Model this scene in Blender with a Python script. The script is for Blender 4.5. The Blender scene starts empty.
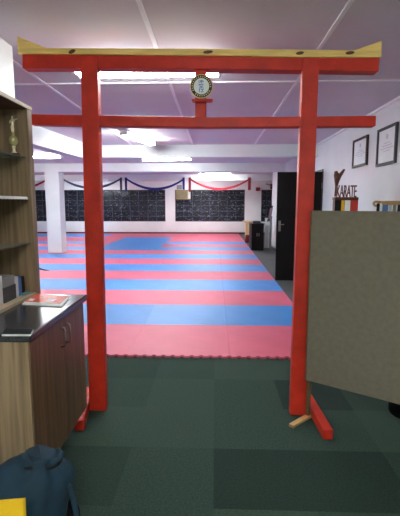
import bpy, bmesh, math, random
from mathutils import Vector, Matrix, Euler
random.seed(7)
C = bpy.context.scene.collection
PI = math.pi
R = math.radians

# ------------------------------------------------------------------ camera
H = 1.469
F = 415.0
cam_d = bpy.data.cameras.new('camera')
cam = bpy.data.objects.new('camera', cam_d)
C.objects.link(cam)
cam.location = (0, 0, H)
cam.rotation_euler = (R(90 - 7.48), 0, R(2.05))
cam_d.sensor_fit = 'VERTICAL'
cam_d.sensor_height = 36.0
cam_d.lens = F / 516 * 36.0
cam_d.clip_start = 0.05
bpy.context.scene.camera = cam
ROT = Euler((R(90 - 7.48), 0, R(2.05))).to_matrix()

def ray(px, py):
    return ROT @ Vector(((px - 200) / F, -(py - 258) / F, -1.0))
def on_z(px, py, z=0.0):
    d = ray(px, py); t = (z - H) / d.z
    return Vector((d.x * t, d.y * t, z))
def on_y(px, py, y):
    d = ray(px, py); t = y / d.y
    return Vector((d.x * t, y, H + d.z * t))
def on_x(px, py, x):
    d = ray(px, py); t = x / d.x
    return Vector((x, d.y * t, H + d.z * t))

# ------------------------------------------------------------------ materials
def sr(c):
    return tuple(((v / 255) / 12.92 if v / 255 <= 0.04045 else ((v / 255 + 0.055) / 1.055) ** 2.4) for v in c) + (1,)
def mat(name, col, rough=0.6, metal=0.0, var=0.08, scale=6.0, bump=0.0, bscale=80.0, stretch=None, col2=None, spec=0.5, coat=0.0):
    m = bpy.data.materials.new(name); m.use_nodes = True
    nt = m.node_tree; b = nt.nodes['Principled BSDF']
    b.inputs['Roughness'].default_value = rough
    b.inputs['Metallic'].default_value = metal
    b.inputs['Specular IOR Level'].default_value = spec
    b.inputs['Coat Weight'].default_value = coat
    c = sr(col)
    tc = nt.nodes.new('ShaderNodeTexCoord'); mp = nt.nodes.new('ShaderNodeMapping')
    nt.links.new(tc.outputs['Object'], mp.inputs['Vector'])
    if stretch: mp.inputs['Scale'].default_value = stretch
    n = nt.nodes.new('ShaderNodeTexNoise'); n.inputs['Scale'].default_value = scale; n.inputs['Detail'].default_value = 4
    nt.links.new(mp.outputs[0], n.inputs['Vector'])
    rp = nt.nodes.new('ShaderNodeValToRGB')
    if col2: a, z = sr(col2), c
    else:
        a = tuple(v * (1 - var) for v in c[:3]) + (1,); z = tuple(min(1, v * (1 + var)) for v in c[:3]) + (1,)
    rp.color_ramp.elements[0].color = a; rp.color_ramp.elements[1].color = z
    rp.color_ramp.elements[0].position = 0.35; rp.color_ramp.elements[1].position = 0.65
    nt.links.new(n.outputs['Fac'], rp.inputs[0]); nt.links.new(rp.outputs[0], b.inputs['Base Color'])
    if bump:
        n2 = nt.nodes.new('ShaderNodeTexNoise'); n2.inputs['Scale'].default_value = bscale
        nt.links.new(tc.outputs['Object'], n2.inputs['Vector'])
        bp = nt.nodes.new('ShaderNodeBump'); bp.inputs['Strength'].default_value = bump; bp.inputs['Distance'].default_value = 0.004
        nt.links.new(n2.outputs['Fac'], bp.inputs['Height']); nt.links.new(bp.outputs[0], b.inputs['Normal'])
    return m
def emit(name, col, s):
    m = bpy.data.materials.new(name); m.use_nodes = True
    b = m.node_tree.nodes['Principled BSDF']
    b.inputs['Base Color'].default_value = (0.9, 0.9, 0.9, 1)
    b.inputs['Emission Color'].default_value = sr(col); b.inputs['Emission Strength'].default_value = s
    return m
def glassy(name, col, alpha_rough=0.05, trans=1.0):
    m = bpy.data.materials.new(name); m.use_nodes = True
    b = m.node_tree.nodes['Principled BSDF']
    b.inputs['Base Color'].default_value = sr(col); b.inputs['Roughness'].default_value = alpha_rough
    b.inputs['Transmission Weight'].default_value = trans; b.inputs['IOR'].default_value = 1.45
    return m

M = {}
M['wall'] = mat('wall_paint', (216, 220, 220), 0.75, var=0.03, scale=2, bump=0.1, bscale=120)
M['ceil'] = mat('ceiling_board', (212, 204, 212), 0.8, var=0.03, scale=1.5)
M['strip'] = mat('white_strip', (235, 233, 238), 0.5, var=0.02)
M['red'] = mat('red_gloss_paint', (184, 42, 24), 0.5, var=0.14, scale=9, bump=0.12, bscale=40, spec=0.3)
M['yellow'] = mat('bare_pine', (226, 194, 110), 0.55, var=0.14, scale=5, stretch=(1, 1, 12))
M['knot'] = mat('pine_knot', (84, 48, 22), 0.6, var=0.3, scale=60)
M['mat_red'] = mat('red_foam', (202, 88, 112), 0.55, var=0.05, scale=3, bump=0.25, bscale=150)
M['mat_blue'] = mat('blue_foam', (58, 132, 200), 0.5, var=0.05, scale=3, bump=0.25, bscale=150)
M['mat_grey'] = mat('grey_foam', (120, 124, 128), 0.6, var=0.05, scale=3)
M['foam_edge'] = mat('dark_foam_edge', (92, 30, 42), 0.8)
for i, c in enumerate([(48, 66, 58), (43, 60, 52), (35, 50, 44), (53, 71, 62)]):
    M['carpet%d' % i] = mat('green_carpet_%d' % i, c, 0.95, var=0.2, scale=90, bump=0.6, bscale=300, spec=0.15)
M['concrete'] = mat('grey_floor_paint', (70, 74, 71), 0.7, var=0.12, scale=5)
M['wood_grey'] = mat('grey_brown_wood_laminate', (146, 124, 96), 0.45, scale=5, stretch=(9, 9, 0.35), col2=(110, 90, 66))
M['wood_shaded'] = mat('shaded_brown_wood_laminate', (112, 80, 50), 0.4, scale=5, stretch=(9, 9, 0.35), col2=(74, 48, 30))  # grey-brown laminate again; dimmer light on the fronts put into the colour
M['wood_edge'] = mat('pale_edge_band', (172, 156, 128), 0.5, var=0.08, scale=10)
M['wood_red'] = mat('red_brown_board', (84, 46, 36), 0.6, var=0.15, scale=5)
M['top'] = mat('dark_granite_laminate', (48, 49, 52), 0.22, var=0.35, scale=120, spec=0.6)
M['steel'] = mat('brushed_steel', (150, 148, 144), 0.3, metal=1.0, var=0.05)
M['gold'] = mat('gold_plastic', (250, 234, 200), 0.3, metal=0.35, var=0.08)
M['ball'] = mat('pale_gold_cup', (196, 188, 136), 0.25, metal=0.25, var=0.15, scale=30)
M['black'] = mat('black_plastic', (14, 14, 16), 0.45, var=0.2, spec=0.3)
M['satin_black'] = mat('black_painted_wood', (16, 12, 11), 0.6, var=0.3, scale=4, stretch=(4, 4, 0.5), spec=0.15)
M['blackcloth'] = mat('black_cloth', (12, 12, 14), 0.9, var=0.2, scale=20, spec=0.1)
M['darkwood'] = mat('very_dark_wood', (44, 28, 20), 0.5, var=0.2)
M['board'] = mat('grey_green_hessian_board', (118, 112, 97), 0.9, var=0.07, scale=30, bump=0.5, bscale=260, spec=0.2)
M['batten'] = mat('raw_brown_batten', (96, 74, 44), 0.7, var=0.18, scale=20)
M['tan'] = mat('tan_wood', (176, 142, 92), 0.6, var=0.12, scale=20)
M['brown'] = mat('bronze_brown_resin', (96, 58, 40), 0.45, metal=0.3, var=0.15, scale=30)
M['white'] = mat('white_plastic', (236, 236, 236), 0.4, var=0.02)
M['paper'] = mat('white_paper', (228, 232, 232), 0.7, var=0.03)
M['red_plain'] = mat('red_card', (190, 46, 38), 0.45, var=0.1)
M['redp'] = mat('orange_red_print', (204, 78, 58), 0.4, var=0.25, scale=22)
M['blue'] = mat('mid_blue', (70, 110, 170), 0.5, var=0.1)
M['navy'] = mat('navy_cloth', (34, 42, 128), 0.8, var=0.15, scale=30)
M['slate'] = mat('slate_blue_cloth', (74, 80, 112), 0.8, var=0.15, scale=30)
M['crimson'] = mat('crimson_cloth', (132, 20, 40), 0.8, var=0.15, scale=30)
M['teal'] = mat('teal_nylon', (4, 42, 60), 0.85, var=0.25, scale=8, bump=0.4, bscale=20)
M['tealp'] = mat('pale_teal_plastic', (96, 142, 146), 0.4, var=0.1)
M['yel'] = mat('yellow_card', (232, 186, 30), 0.5, var=0.04)
M['grey'] = mat('mid_grey', (130, 132, 134), 0.6, var=0.1)
M['dgrey'] = mat('dark_grey', (58, 60, 64), 0.6, var=0.15)
M['lgrey'] = mat('light_grey', (190, 192, 194), 0.6, var=0.06)
M['beige'] = mat('beige_wood', (196, 172, 124), 0.6, var=0.12, scale=8)
M['olive'] = mat('olive_beige_plastic', (138, 122, 78), 0.5, var=0.1)
M['baseb'] = mat('maroon_skirting', (84, 26, 34), 0.5, var=0.1)
M['pink'] = mat('pink_cloth', (176, 140, 142), 0.8, var=0.05)
M['clockgold'] = mat('clock_gold_rim', (216, 196, 140), 0.4, metal=0.2, var=0.1)
M['clockdark'] = mat('clock_dark_band', (30, 26, 16), 0.4, var=0.2)
M['ink'] = mat('blue_ink', (30, 84, 176), 0.6, var=0.05)
M['cream'] = mat('cream_face', (222, 228, 222), 0.5, var=0.03)
M['glass'] = glassy('shelf_glass', (200, 222, 212), 0.1, 0.85)
M['tube'] = emit('lamp_tube', (244, 249, 250), 42.0)
M['tube_near'] = emit('lamp_tube_near', (247, 252, 250), 18.0)
M['tube_added'] = emit('lamp_tube_added', (248, 252, 243), 43.0)  # for the added lamp out of view behind the camera

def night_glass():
    m = bpy.data.materials.new('dark_glass_painted_lights'); m.use_nodes = True
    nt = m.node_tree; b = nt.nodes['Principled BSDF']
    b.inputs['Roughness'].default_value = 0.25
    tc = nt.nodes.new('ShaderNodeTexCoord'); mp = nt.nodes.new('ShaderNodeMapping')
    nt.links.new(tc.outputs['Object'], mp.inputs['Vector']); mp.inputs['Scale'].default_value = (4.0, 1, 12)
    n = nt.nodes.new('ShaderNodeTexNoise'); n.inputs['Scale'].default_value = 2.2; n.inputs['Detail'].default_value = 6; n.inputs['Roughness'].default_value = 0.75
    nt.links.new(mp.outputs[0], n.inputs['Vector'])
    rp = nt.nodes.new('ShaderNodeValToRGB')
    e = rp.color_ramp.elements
    e[0].position = 0.5; e[0].color = sr((12, 14, 24)); e[1].position = 0.67; e[1].color = sr((225, 232, 250))  # pale flecks: reflections and outside lights painted into the glass colour
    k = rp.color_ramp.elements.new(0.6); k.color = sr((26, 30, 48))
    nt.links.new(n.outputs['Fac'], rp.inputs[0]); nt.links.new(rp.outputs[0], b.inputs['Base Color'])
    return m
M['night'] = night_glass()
M['bar'] = mat('grey_window_bar', (104, 114, 150), 0.5, scale=7, stretch=(1, 1, 1), col2=(14, 16, 24))
M['wframe'] = mat('dark_window_frame', (26, 28, 36), 0.5, var=0.2)

# ------------------------------------------------------------------ mesh helpers
def bx(bm, x0, x1, y0, y1, z0, z1, mi=0):
    vs = [bm.verts.new(p) for p in ((x0, y0, z0), (x1, y0, z0), (x1, y1, z0), (x0, y1, z0), (x0, y0, z1), (x1, y0, z1), (x1, y1, z1), (x0, y1, z1))]
    for f in ((0, 3, 2, 1), (4, 5, 6, 7), (0, 1, 5, 4), (1, 2, 6, 5), (2, 3, 7, 6), (3, 0, 4, 7)):
        bm.faces.new([vs[i] for i in f]).material_index = mi
    return vs
def box(x0, x1, y0, y1, z0, z1, bev=0.0):
    bm = bmesh.new()
    bx(bm, min(x0, x1), max(x0, x1), min(y0, y1), max(y0, y1), min(z0, z1), max(z0, z1))
    if bev: bmesh.ops.bevel(bm, geom=bm.edges[:], offset=bev, segments=2, affect='EDGES', profile=0.5)
    return bm
def prism(pts, off, bev=0.0):
    """closed polygon of world points pushed by the vector off"""
    bm = bmesh.new(); off = Vector(off)
    a = [bm.verts.new(Vector(p)) for p in pts]; b = [bm.verts.new(Vector(p) + off) for p in pts]
    n = len(pts)
    bm.faces.new(a); bm.faces.new(b[::-1])
    for i in range(n): bm.faces.new((a[(i + 1) % n], a[i], b[i], b[(i + 1) % n]))
    bmesh.ops.recalc_face_normals(bm, faces=bm.faces[:])
    if bev: bmesh.ops.bevel(bm, geom=bm.edges[:], offset=bev, segments=2, affect='EDGES', profile=0.5)
    return bm
def tube(bm, pts, rad, seg=10, cap=True):
    pts = [Vector(p) for p in pts]; rs = rad if isinstance(rad, (list, tuple)) else [rad] * len(pts)
    rings = []; prev = None
    for i, p in enumerate(pts):
        t = (pts[min(i + 1, len(pts) - 1)] - pts[max(i - 1, 0)]).normalized()
        u = prev - t * prev.dot(t) if prev is not None else t.orthogonal()
        if u.length < 1e-5: u = t.orthogonal()
        u.normalize(); prev = u; v = t.cross(u)
        rings.append([bm.verts.new(p + (u * math.cos(2 * PI * k / seg) + v * math.sin(2 * PI * k / seg)) * rs[i]) for k in range(seg)])
    for a, b in zip(rings, rings[1:]):
        for k in range(seg): bm.faces.new((a[k], a[(k + 1) % seg], b[(k + 1) % seg], b[k])).smooth = True
    if cap: bm.faces.new(rings[0][::-1]); bm.faces.new(rings[-1])
    return bm
def lathe(bm, prof, c=(0, 0, 0), seg=24, axis='Z'):
    rings = []
    for r, z in prof:
        ring = []
        for k in range(seg):
            a = 2 * PI * k / seg
            p = (r * math.cos(a), r * math.sin(a), z) if axis == 'Z' else (r * math.cos(a), -z, r * math.sin(a))
            ring.append(bm.verts.new(Vector(c) + Vector(p)))
        rings.append(ring)
    for a, b in zip(rings, rings[1:]):
        for k in range(seg): bm.faces.new((a[k], a[(k + 1) % seg], b[(k + 1) % seg], b[k])).smooth = True
    bm.faces.new(rings[0][::-1]); bm.faces.new(rings[-1])
    bmesh.ops.recalc_face_normals(bm, faces=bm.faces[:])
    return bm
def skinned(verts, edges, radii, sub=2):
    me = bpy.data.meshes.new('tmp'); me.from_pydata([tuple(v) for v in verts], edges, [])
    o = bpy.data.objects.new('tmp', me); C.objects.link(o)
    o.modifiers.new('s', 'SKIN'); s = o.modifiers.new('d', 'SUBSURF'); s.levels = sub; s.render_levels = sub
    for i, r in enumerate(radii): me.skin_vertices[0].data[i].radius = (r, r)
    me.skin_vertices[0].data[0].use_root = True
    dg = bpy.context.evaluated_depsgraph_get()
    nm = bpy.data.meshes.new_from_object(o.evaluated_get(dg))
    bm = bmesh.new(); bm.from_mesh(nm)
    for f in bm.faces: f.smooth = True
    bpy.data.objects.remove(o); bpy.data.meshes.remove(nm)
    return bm
def text_bm(s, size, ext, spacing=1.0):
    cu = bpy.data.curves.new('tmp', 'FONT'); cu.body = s; cu.size = size; cu.extrude = ext; cu.align_x = 'CENTER'; cu.space_character = spacing
    o = bpy.data.objects.new('tmp', cu); C.objects.link(o)
    dg = bpy.context.evaluated_depsgraph_get()
    nm = bpy.data.meshes.new_from_object(o.evaluated_get(dg))
    bm = bmesh.new(); bm.from_mesh(nm)
    bpy.data.objects.remove(o); bpy.data.meshes.remove(nm)
    bmesh.ops.transform(bm, matrix=Matrix.Rotation(PI / 2, 4, 'X'), verts=bm.verts[:])
    return bm

WM = {}
def thing(name, label, cat, loc=(0, 0, 0), rotz=0.0, group=None):
    o = bpy.data.objects.new(name, None); C.objects.link(o); o.empty_display_size = 0.1
    o.location = loc; o.rotation_euler = (0, 0, rotz); o['label'] = label; o['category'] = cat
    if group: o['group'] = group
    WM[o.name] = Matrix.Translation(Vector(loc)) @ Matrix.Rotation(rotz, 4, 'Z')
    return o
def part(name, bm, m, parent, label=None, local=False):
    if not local: bm.transform(WM[parent.name].inverted())
    me = bpy.data.meshes.new(name); bm.to_mesh(me); bm.free()
    for mm in (m if isinstance(m, list) else [m]): me.materials.append(M[mm])
    o = bpy.data.objects.new(name, me); C.objects.link(o); o.parent = parent
    WM[o.name] = WM[parent.name]
    if label: o['label'] = label
    return o
def solo(name, bm, m, label=None, cat=None, group=None, kind=None, origin=None):
    if kind != 'structure':
        if origin is None:
            xs = [v.co for v in bm.verts]
            origin = Vector(((min(v.x for v in xs) + max(v.x for v in xs)) / 2, (min(v.y for v in xs) + max(v.y for v in xs)) / 2, min(v.z for v in xs)))
    else: origin = Vector((0, 0, 0))
    bm.transform(Matrix.Translation(-Vector(origin)))
    me = bpy.data.meshes.new(name); bm.to_mesh(me); bm.free()
    for mm in (m if isinstance(m, list) else [m]): me.materials.append(M[mm])
    o = bpy.data.objects.new(name, me); C.objects.link(o); o.location = origin
    WM[o.name] = Matrix.Translation(Vector(origin))
    if label: o['label'] = label
    if cat: o['category'] = cat
    if group: o['group'] = group
    if kind: o['kind'] = kind
    return o
def struct(name, bm, m):
    return solo(name, bm, m, kind='structure')
def dup(root, loc, rotz=0.0, label=None):
    r = root.copy(); C.objects.link(r); r.location = loc; r.rotation_euler = (0, 0, rotz)
    if label: r['label'] = label
    def rec(src, dst):
        for ch in list(src.children):
            c = ch.copy(); C.objects.link(c); c.parent = dst; rec(ch, c)
    rec(root, r)
    return r

# ------------------------------------------------------------------ setting
HC = 2.616
XR = 2.0
YF = on_z(200, 234, 0).y
XL = -9.3
YB = -2.6
Y_MAT = on_z(210, 357.3, 0).y
XM = 1.15
XW = -1.5
Y_W = on_x(14, 80, XW).y
YRE = on_x(272, 203, XR).y

bm = bmesh.new()
cs = 0.5; gy0 = 1.84 - 9 * cs
dark = {(0, 9): 2, (1, 9): 2, (1, 11): 2, (2, 9): 1, (0, 10): 0, (-1, 9): 0, (-2, 9): 1, (-1, 11): 3}
for i in range(-4, 5):
    for j in range(0, 13):
        x0 = i * cs; y0 = gy0 + j * cs; x1 = x0 + cs; y1 = min(y0 + cs, Y_MAT - 0.0)
        if y0 >= Y_MAT: continue
        mi = dark.get((i, j), random.choice([0, 0, 1, 0, 3, 0]))
        f = bm.faces.new([bm.verts.new(p) for p in ((x0, y0, 0), (x1, y0, 0), (x1, y1, 0), (x0, y1, 0))]); f.material_index = mi
for (x0, x1, y0, y1) in ((XL, -2.0, 0, Y_MAT), (XL, XR + 2.5, Y_MAT, YF + 0.1), (2.5, 4.5, 0, Y_MAT)):
    f = bm.faces.new([bm.verts.new(p) for p in ((x0, y0, 0), (x1, y0, 0), (x1, y1, 0), (x0, y1, 0))]); f.material_index = 4
struct('floor', bm, ['carpet0', 'carpet1', 'carpet2', 'carpet3', 'concrete'])
struct('ceiling', box(XL - 0.1, XR + 2.6, YB - 0.1, YF + 0.2, HC, HC + 0.1), 'ceil')
struct('wall_back', box(XL - 0.1, XR + 0.1, YB - 0.1, YB, 0, HC), 'wall')
struct('wall_left', box(XW - 0.25, XW, YB, Y_W, 0, HC), 'wall')
struct('wall_hall_front', box(XL, XW - 0.25, Y_W - 0.15, Y_W, 0, HC), 'wall')
struct('wall_hall_left', box(XL - 0.1, XL, Y_W, YF, 0, HC), 'wall')
# right wall with a doorway behind the open leaf
yd = on_z(297, 281, 0).y
d0, d1 = yd + 0.06, yd + 0.92
struct('wall_right', box(XR, XR + 0.12, YB, d0, 0, HC), 'wall')
struct('wall_right_lintel', box(XR, XR + 0.12, d0, d1, 2.06, HC), 'wall')
struct('wall_right_far', box(XR, XR + 0.12, d1, YRE, 0, HC), 'wall')
struct('wall_recess', box(XR + 0.12, XR + 2.5, YRE - 0.12, YRE, 0, HC), 'wall')
struct('wall_recess_side', box(XR + 2.4, XR + 2.5, YRE, YF, 0, HC), 'wall')
struct('wall_passage', box(XR + 1.1, XR + 1.2, d0 - 0.5, d1 + 0.5, 0, HC), 'wall')
struct('wall_passage_near', box(XR + 0.12, XR + 1.1, d0 - 0.6, d0 - 0.5, 0, HC), 'wall')
struct('wall_passage_far', box(XR + 0.12, XR + 1.1, d1 + 0.5, d1 + 0.6, 0, HC), 'wall')

# far wall pierced by three windows
def win_rect(x0, x1, y0, y1):
    a = on_y(x0, y0, YF); b = on_y(x1, y1, YF); return a.x, b.x, b.z, a.z
wins = [win_rect(24, 165.5, 190, 221.5), win_rect(175, 244.5, 190, 222), win_rect(261.5, 271.5, 190, 221)]
zb, zt = wins[0][2], wins[0][3]
bm = bmesh.new()
bx(bm, XL, XR + 2.5, YF, YF + 0.2, 0, zb)
bx(bm, XL, XR + 2.5, YF, YF + 0.2, zt, HC)
xs = [XL] + [v for w in wins for v in w[:2]] + [XR + 2.5]
for i in range(0, len(xs), 2): bx(bm, xs[i], xs[i + 1], YF, YF + 0.2, zb, zt)
struct('wall_far', bm, 'wall')
for n, (x0, x1, z0, z1) in enumerate(wins):
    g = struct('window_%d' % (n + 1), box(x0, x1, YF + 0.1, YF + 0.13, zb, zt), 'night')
    bm = bmesh.new(); t = 0.035
    bx(bm, x0, x1, YF + 0.04, YF + 0.1, zb, zb + t); bx(bm, x0, x1, YF + 0.04, YF + 0.1, zt - t, zt)
    k = max(1, round((x1 - x0) / 0.86))
    for i in range(k + 1):
        x = x0 + (x1 - x0) * i / k; x = min(max(x, x0 + t / 2), x1 - t / 2)
        bx(bm, x - t / 2, x + t / 2, YF + 0.045, YF + 0.1, zb, zt)
    part('window_frame', bm, 'wframe', g)
    bm = bmesh.new()
    for i in range(1, 6):
        z = zb + (zt - zb) * i / 6; bx(bm, x0, x1, YF + 0.02, YF + 0.032, z - 0.006, z + 0.006)
    kk = max(2, round((x1 - x0) / 0.43))
    for i in range(1, kk):
        x = x0 + (x1 - x0) * i / kk; bx(bm, x - 0.005, x + 0.005, YF + 0.02, YF + 0.032, zb, zt)
    part('burglar_bars', bm, 'bar', g)
struct('baseboard_far', box(XL, XR + 2.4, YF - 0.02, YF, 0, 0.09), 'baseb')
struct('baseboard_right', box(XR - 0.015, XR, d1 + 0.1, YRE, 0, 0.07), 'lgrey')
# door frame
bm = bmesh.new()
bx(bm, XR - 0.02, XR + 0.13, d0 - 0.05, d0, 0, 2.1); bx(bm, XR - 0.02, XR + 0.13, d1, d1 + 0.05, 0, 2.1); bx(bm, XR - 0.02, XR + 0.13, d0, d1, 2.06, 2.1)
struct('trim_1', bm, 'darkwood')
# open door leaf standing square to the wall
xl = on_y(275, 281, yd).x
leaf = struct('door_1', box(xl, XR - 0.03, yd - 0.02, yd + 0.02, 0.012, on_y(290, 172, yd).z, 0.003), 'satin_black')
hp = on_y(279.5, 226, yd - 0.02)
part('handle_plate', box(hp.x - 0.022, hp.x + 0.022, yd - 0.028, yd - 0.02, hp.z - 0.1, hp.z + 0.1, 0.003), 'steel', leaf)
bm = bmesh.new(); tube(bm, [(hp.x, yd - 0.028, hp.z + 0.03), (hp.x, yd - 0.07, hp.z + 0.03), (hp.x + 0.075, yd - 0.07, hp.z + 0.03)], 0.009, 8)
part('door_handle', bm, 'steel', leaf)
bm = bmesh.new()
for z in (0.25, 1.02, 1.8): tube(bm, [(XR - 0.022, yd, z - 0.05), (XR - 0.022, yd, z + 0.05)], 0.009, 8)
part('hinge', bm, 'steel', leaf)

# ceiling beams, cover strips, column
def ceil_y(px, py): return on_z(px, py, HC).y
yb1, yb2 = ceil_y(200, 144.6), 12.1
yb3 = 16.8
ztb = on_y(200, 157, yb1).z
struct('trim_2', box(-2.75, XR, yb1, yb1 + 0.25, ztb, HC), 'wall')
struct('trim_3', box(XL, XR, yb2, yb2 + 0.42, ztb, HC), 'wall')
struct('trim_4', box(XL, XR + 2.4, yb3, yb3 + 0.3, ztb, HC), 'wall')
p0 = on_z(36, 125, HC); p1 = on_z(92, 145.6, HC); d = (p0 - p1) / (p0.y - p1.y); pN = p1 + d * (Y_W - p1.y)
struct('trim_5', prism([(pN.x, pN.y, 2.33), (p1.x, yb1 + 0.25, 2.33), (p1.x - 0.25, yb1 + 0.25, 2.33), (pN.x - 0.25, pN.y, 2.33)], (0, 0, HC - 2.33)), 'wall')
n = 6
for x in (1.97, 0.77, -0.44, -1.64):
    y1 = yb1
    if x > 1.9:
        bm = bmesh.new(); bx(bm, XR - 0.03, XR, YB, yb1, HC - 0.03, HC)
    else: bm = box(x - 0.014, x + 0.014, YB if x > XW else Y_W, yb1, HC - 0.009, HC)
    struct('trim_%d' % n, bm, 'strip'); n += 1
yc = ceil_y(200, 82)
struct('trim_%d' % n, box(-2.55, XR - 0.03, yc - 0.015, yc + 0.015, HC - 0.01, HC), 'strip'); n += 1
ca = on_y(48, 250, yb2).x; cb = on_y(62, 250, yb2).x
struct('wall_column', box(ca, cb, yb2 - 0.005, yb2 + 0.4, 0, HC, 0.01), 'wall')

# ------------------------------------------------------------------ foam mats
ords = ['first', 'second', 'third', 'fourth', 'fifth', 'sixth', 'seventh', 'eighth']
protos = {}
def tile_poly(teeth, notch):
    g = 0.001; P = []
    if teeth:
        k = 11
        for i in range(k):
            a = g + (1 - 2 * g) * i / k; b = g + (1 - 2 * g) * (i + 1) / k; w = b - a
            P += [(a, g), (a + w * 0.2, g), (a + w * 0.12, g - 0.028), (a + w * 0.78, g - 0.028), (a + w * 0.7, g)]
        P.append((1 - g, g))
    else: P += [(g, g), (1 - g, g)]
    if notch and notch[0] == 'r':
        P += [(1 - g, notch[2]), (notch[1], notch[2]), (notch[1], notch[3]), (1 - g, notch[3])]
    P += [(1 - g, 1 - g), (g, 1 - g)]
    if notch and notch[0] == 'l':
        P += [(g, notch[3]), (notch[1], notch[3]), (notch[1], notch[2]), (g, notch[2])]
    return P
def tile(col, teeth=False, notch=None):
    bm = prism([(x, y, 0) for x, y in tile_poly(teeth, notch)], (0, 0, 0.02))
    return bm
for r in range(0, 17):
    y0 = Y_MAT + r; y1 = y0 + 1
    if y1 > YF: 
        if YF - y0 < 0.2: continue
    for c in range(0, 11):
        x1 = XM - c; x0 = x1 - 1
        # what the photo can see of this row, and a tile more
        lim = on_z(38, 300, 0).x / on_z(38, 300, 0).y * (y0 + 1) - 0.6
        if x1 < lim or x0 < XL: continue
        blue = (r % 2 == 1)
        if r >= 12: blue = False
        kind = 'stripe'
        xc = (x0 + x1) / 2
        if 9 <= r <= 13 and -3.9 < xc < -1.8: blue = True; kind = 'block'
        elif 10 <= r <= 13 and -4.9 < xc < -3.9: blue = False; kind = 'rblock'
        elif r in (14, 15) and xc < -4.9: blue = True; kind = 'corner'
        notch = None
        if y0 < yb2 < y1:
            if x0 < ca < x1 and cb >= x1: notch = ('r', ca - x0 - 0.004, yb2 - y0 - 0.01, yb2 - y0 + 0.41)
            elif x0 < cb < x1 and ca < x0: notch = ('l', cb - x0 + 0.004, yb2 - y0 - 0.01, yb2 - y0 + 0.41)
        col = 'blue' if blue else 'red'
        key = (col, r == 0, notch)
        short = y1 > YF - 0.02
        if short: key = (col, 's')
        if key not in protos:
            if short: b_ = prism([(x, y * (YF - 0.022 - y0), 0) for x, y in tile_poly(False, None)], (0, 0, 0.02))
            else: b_ = tile(col, r == 0, notch)
            me = bpy.data.meshes.new('foam_mat'); b_.to_mesh(me); b_.free(); me.materials.append(M['mat_blue' if blue else 'mat_red'])
            protos[key] = me
        o = bpy.data.objects.new('foam_mat', protos[key]); C.objects.link(o); o.location = (x0, y0, 0)
        o['category'] = 'floor mat'
        if notch: lab = '%s foam mat tile cut around the foot of the white column, %s part' % (col, 'left' if notch[0] == 'r' else 'right'); grp = None
        elif kind == 'block': lab = 'blue foam mat tile in the solid blue patch near the far windows'; grp = 'blue patch mats'
        elif kind == 'rblock': lab = 'red foam mat tile in the solid red patch left of the blue patch'; grp = 'red patch mats'
        elif kind == 'corner': lab = 'blue foam mat tile in the far left corner below the windows'; grp = 'far corner blue mats'
        elif r >= 12: lab = 'red foam mat tile in the unbroken red strip along the far wall'; grp = 'far red mats'
        else:
            lab = '%s foam mat tile in the %s %s stripe counted from the red gateway' % (col, ords[r // 2], col)
            if r == 0: lab = 'red foam mat tile with toothed front edge in the stripe nearest the red gateway'
            grp = '%s mats of the %s %s stripe' % (col, ords[r // 2], col)
        o['label'] = lab
        if grp: o['group'] = grp

# ------------------------------------------------------------------ red gateway
P1 = on_z(97, 411, 0); P2 = on_z(299, 415.5, 0)
ud = (P2 - P1).normalized(); nd = Vector((-ud.y, ud.x, 0))       # nd points away from the camera
def tp(px, py, off=0.0):
    """pixel onto the upright plane of the gateway"""
    d = ray(px, py); o = P1 + nd * off; cpos = Vector((0, 0, H))
    t = (o - cpos).dot(nd) / d.dot(nd)
    return cpos + d * t
gl = (P1 + P2) / 2
gate = thing('torii_gate', 'tall red painted wooden gateway with two posts and two crossbeams', 'gateway', gl, math.atan2(ud.y, ud.x))
TH = 0.07
def floor_clip(p): return Vector((p.x, p.y, max(p.z, 0.0)))
def post(a, b, c, d, name='post'):
    pts = [tp(*a), tp(*b), tp(*c), tp(*d)]
    pts[2].z = 0; pts[3].z = 0
    return part(name, prism(pts, nd * TH, 0.006), 'red', gate)
post((80, 55), (97, 55), (105.5, 411), (89.2, 411))
post((303, 56), (319.5, 56), (306, 415.5), (290.3, 415.5))
# upper beam, half lapped behind the faces of the posts
def member(name, pts, off, th, m='red', bev=0.006, label=None):
    return part(name, prism([tp(*p, off) for p in pts], nd * th, bev), m, gate, label)
member('upper_beam', [(22, 54), (200, 54.8), (380, 56.8), (379, 71.3), (300, 70.2), (200, 69), (100, 68), (22, 68)], 0.006, 0.09)
member('lower_beam', [(30, 114), (110, 115.2), (200, 117), (290, 116.6), (376.5, 115.5), (376, 126), (300, 127), (200, 127.6), (100, 126), (30, 124.5)], 0.02, 0.07)
member('centre_strut', [(195, 68), (206.5, 68), (206, 118), (195, 118)], 0.03, 0.05)
member('clock_ledge', [(191, 98.6), (213, 98.6), (212, 100.8), (192, 100.8)], -0.022, 0.055, bev=0.002)
cap = member('top_plank', [(17, 36), (46, 47.8), (200, 48.5), (355, 50), (382, 40.5), (381.5, 57), (300, 56.8), (200, 55.3), (17.5, 53.5)], -0.012, 0.13, 'yellow', 0.003, 'bare yellow pine plank with upturned ends')
for (kx, ky, w, h) in ((72, 51.5, 3.2, 2.4), (208, 52, 5, 1.8), (300, 53, 4, 1.8), (350, 52.8, 4.5, 1.8)):
    pts = [(kx + w * math.cos(a) + h * 0.7 * math.sin(a), ky - h * math.sin(a)) for a in [2 * PI * i / 10 for i in range(10)]]
    part('knot', prism([tp(*p, -0.0128) for p in pts], nd * 0.006), 'knot', cap)
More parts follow.
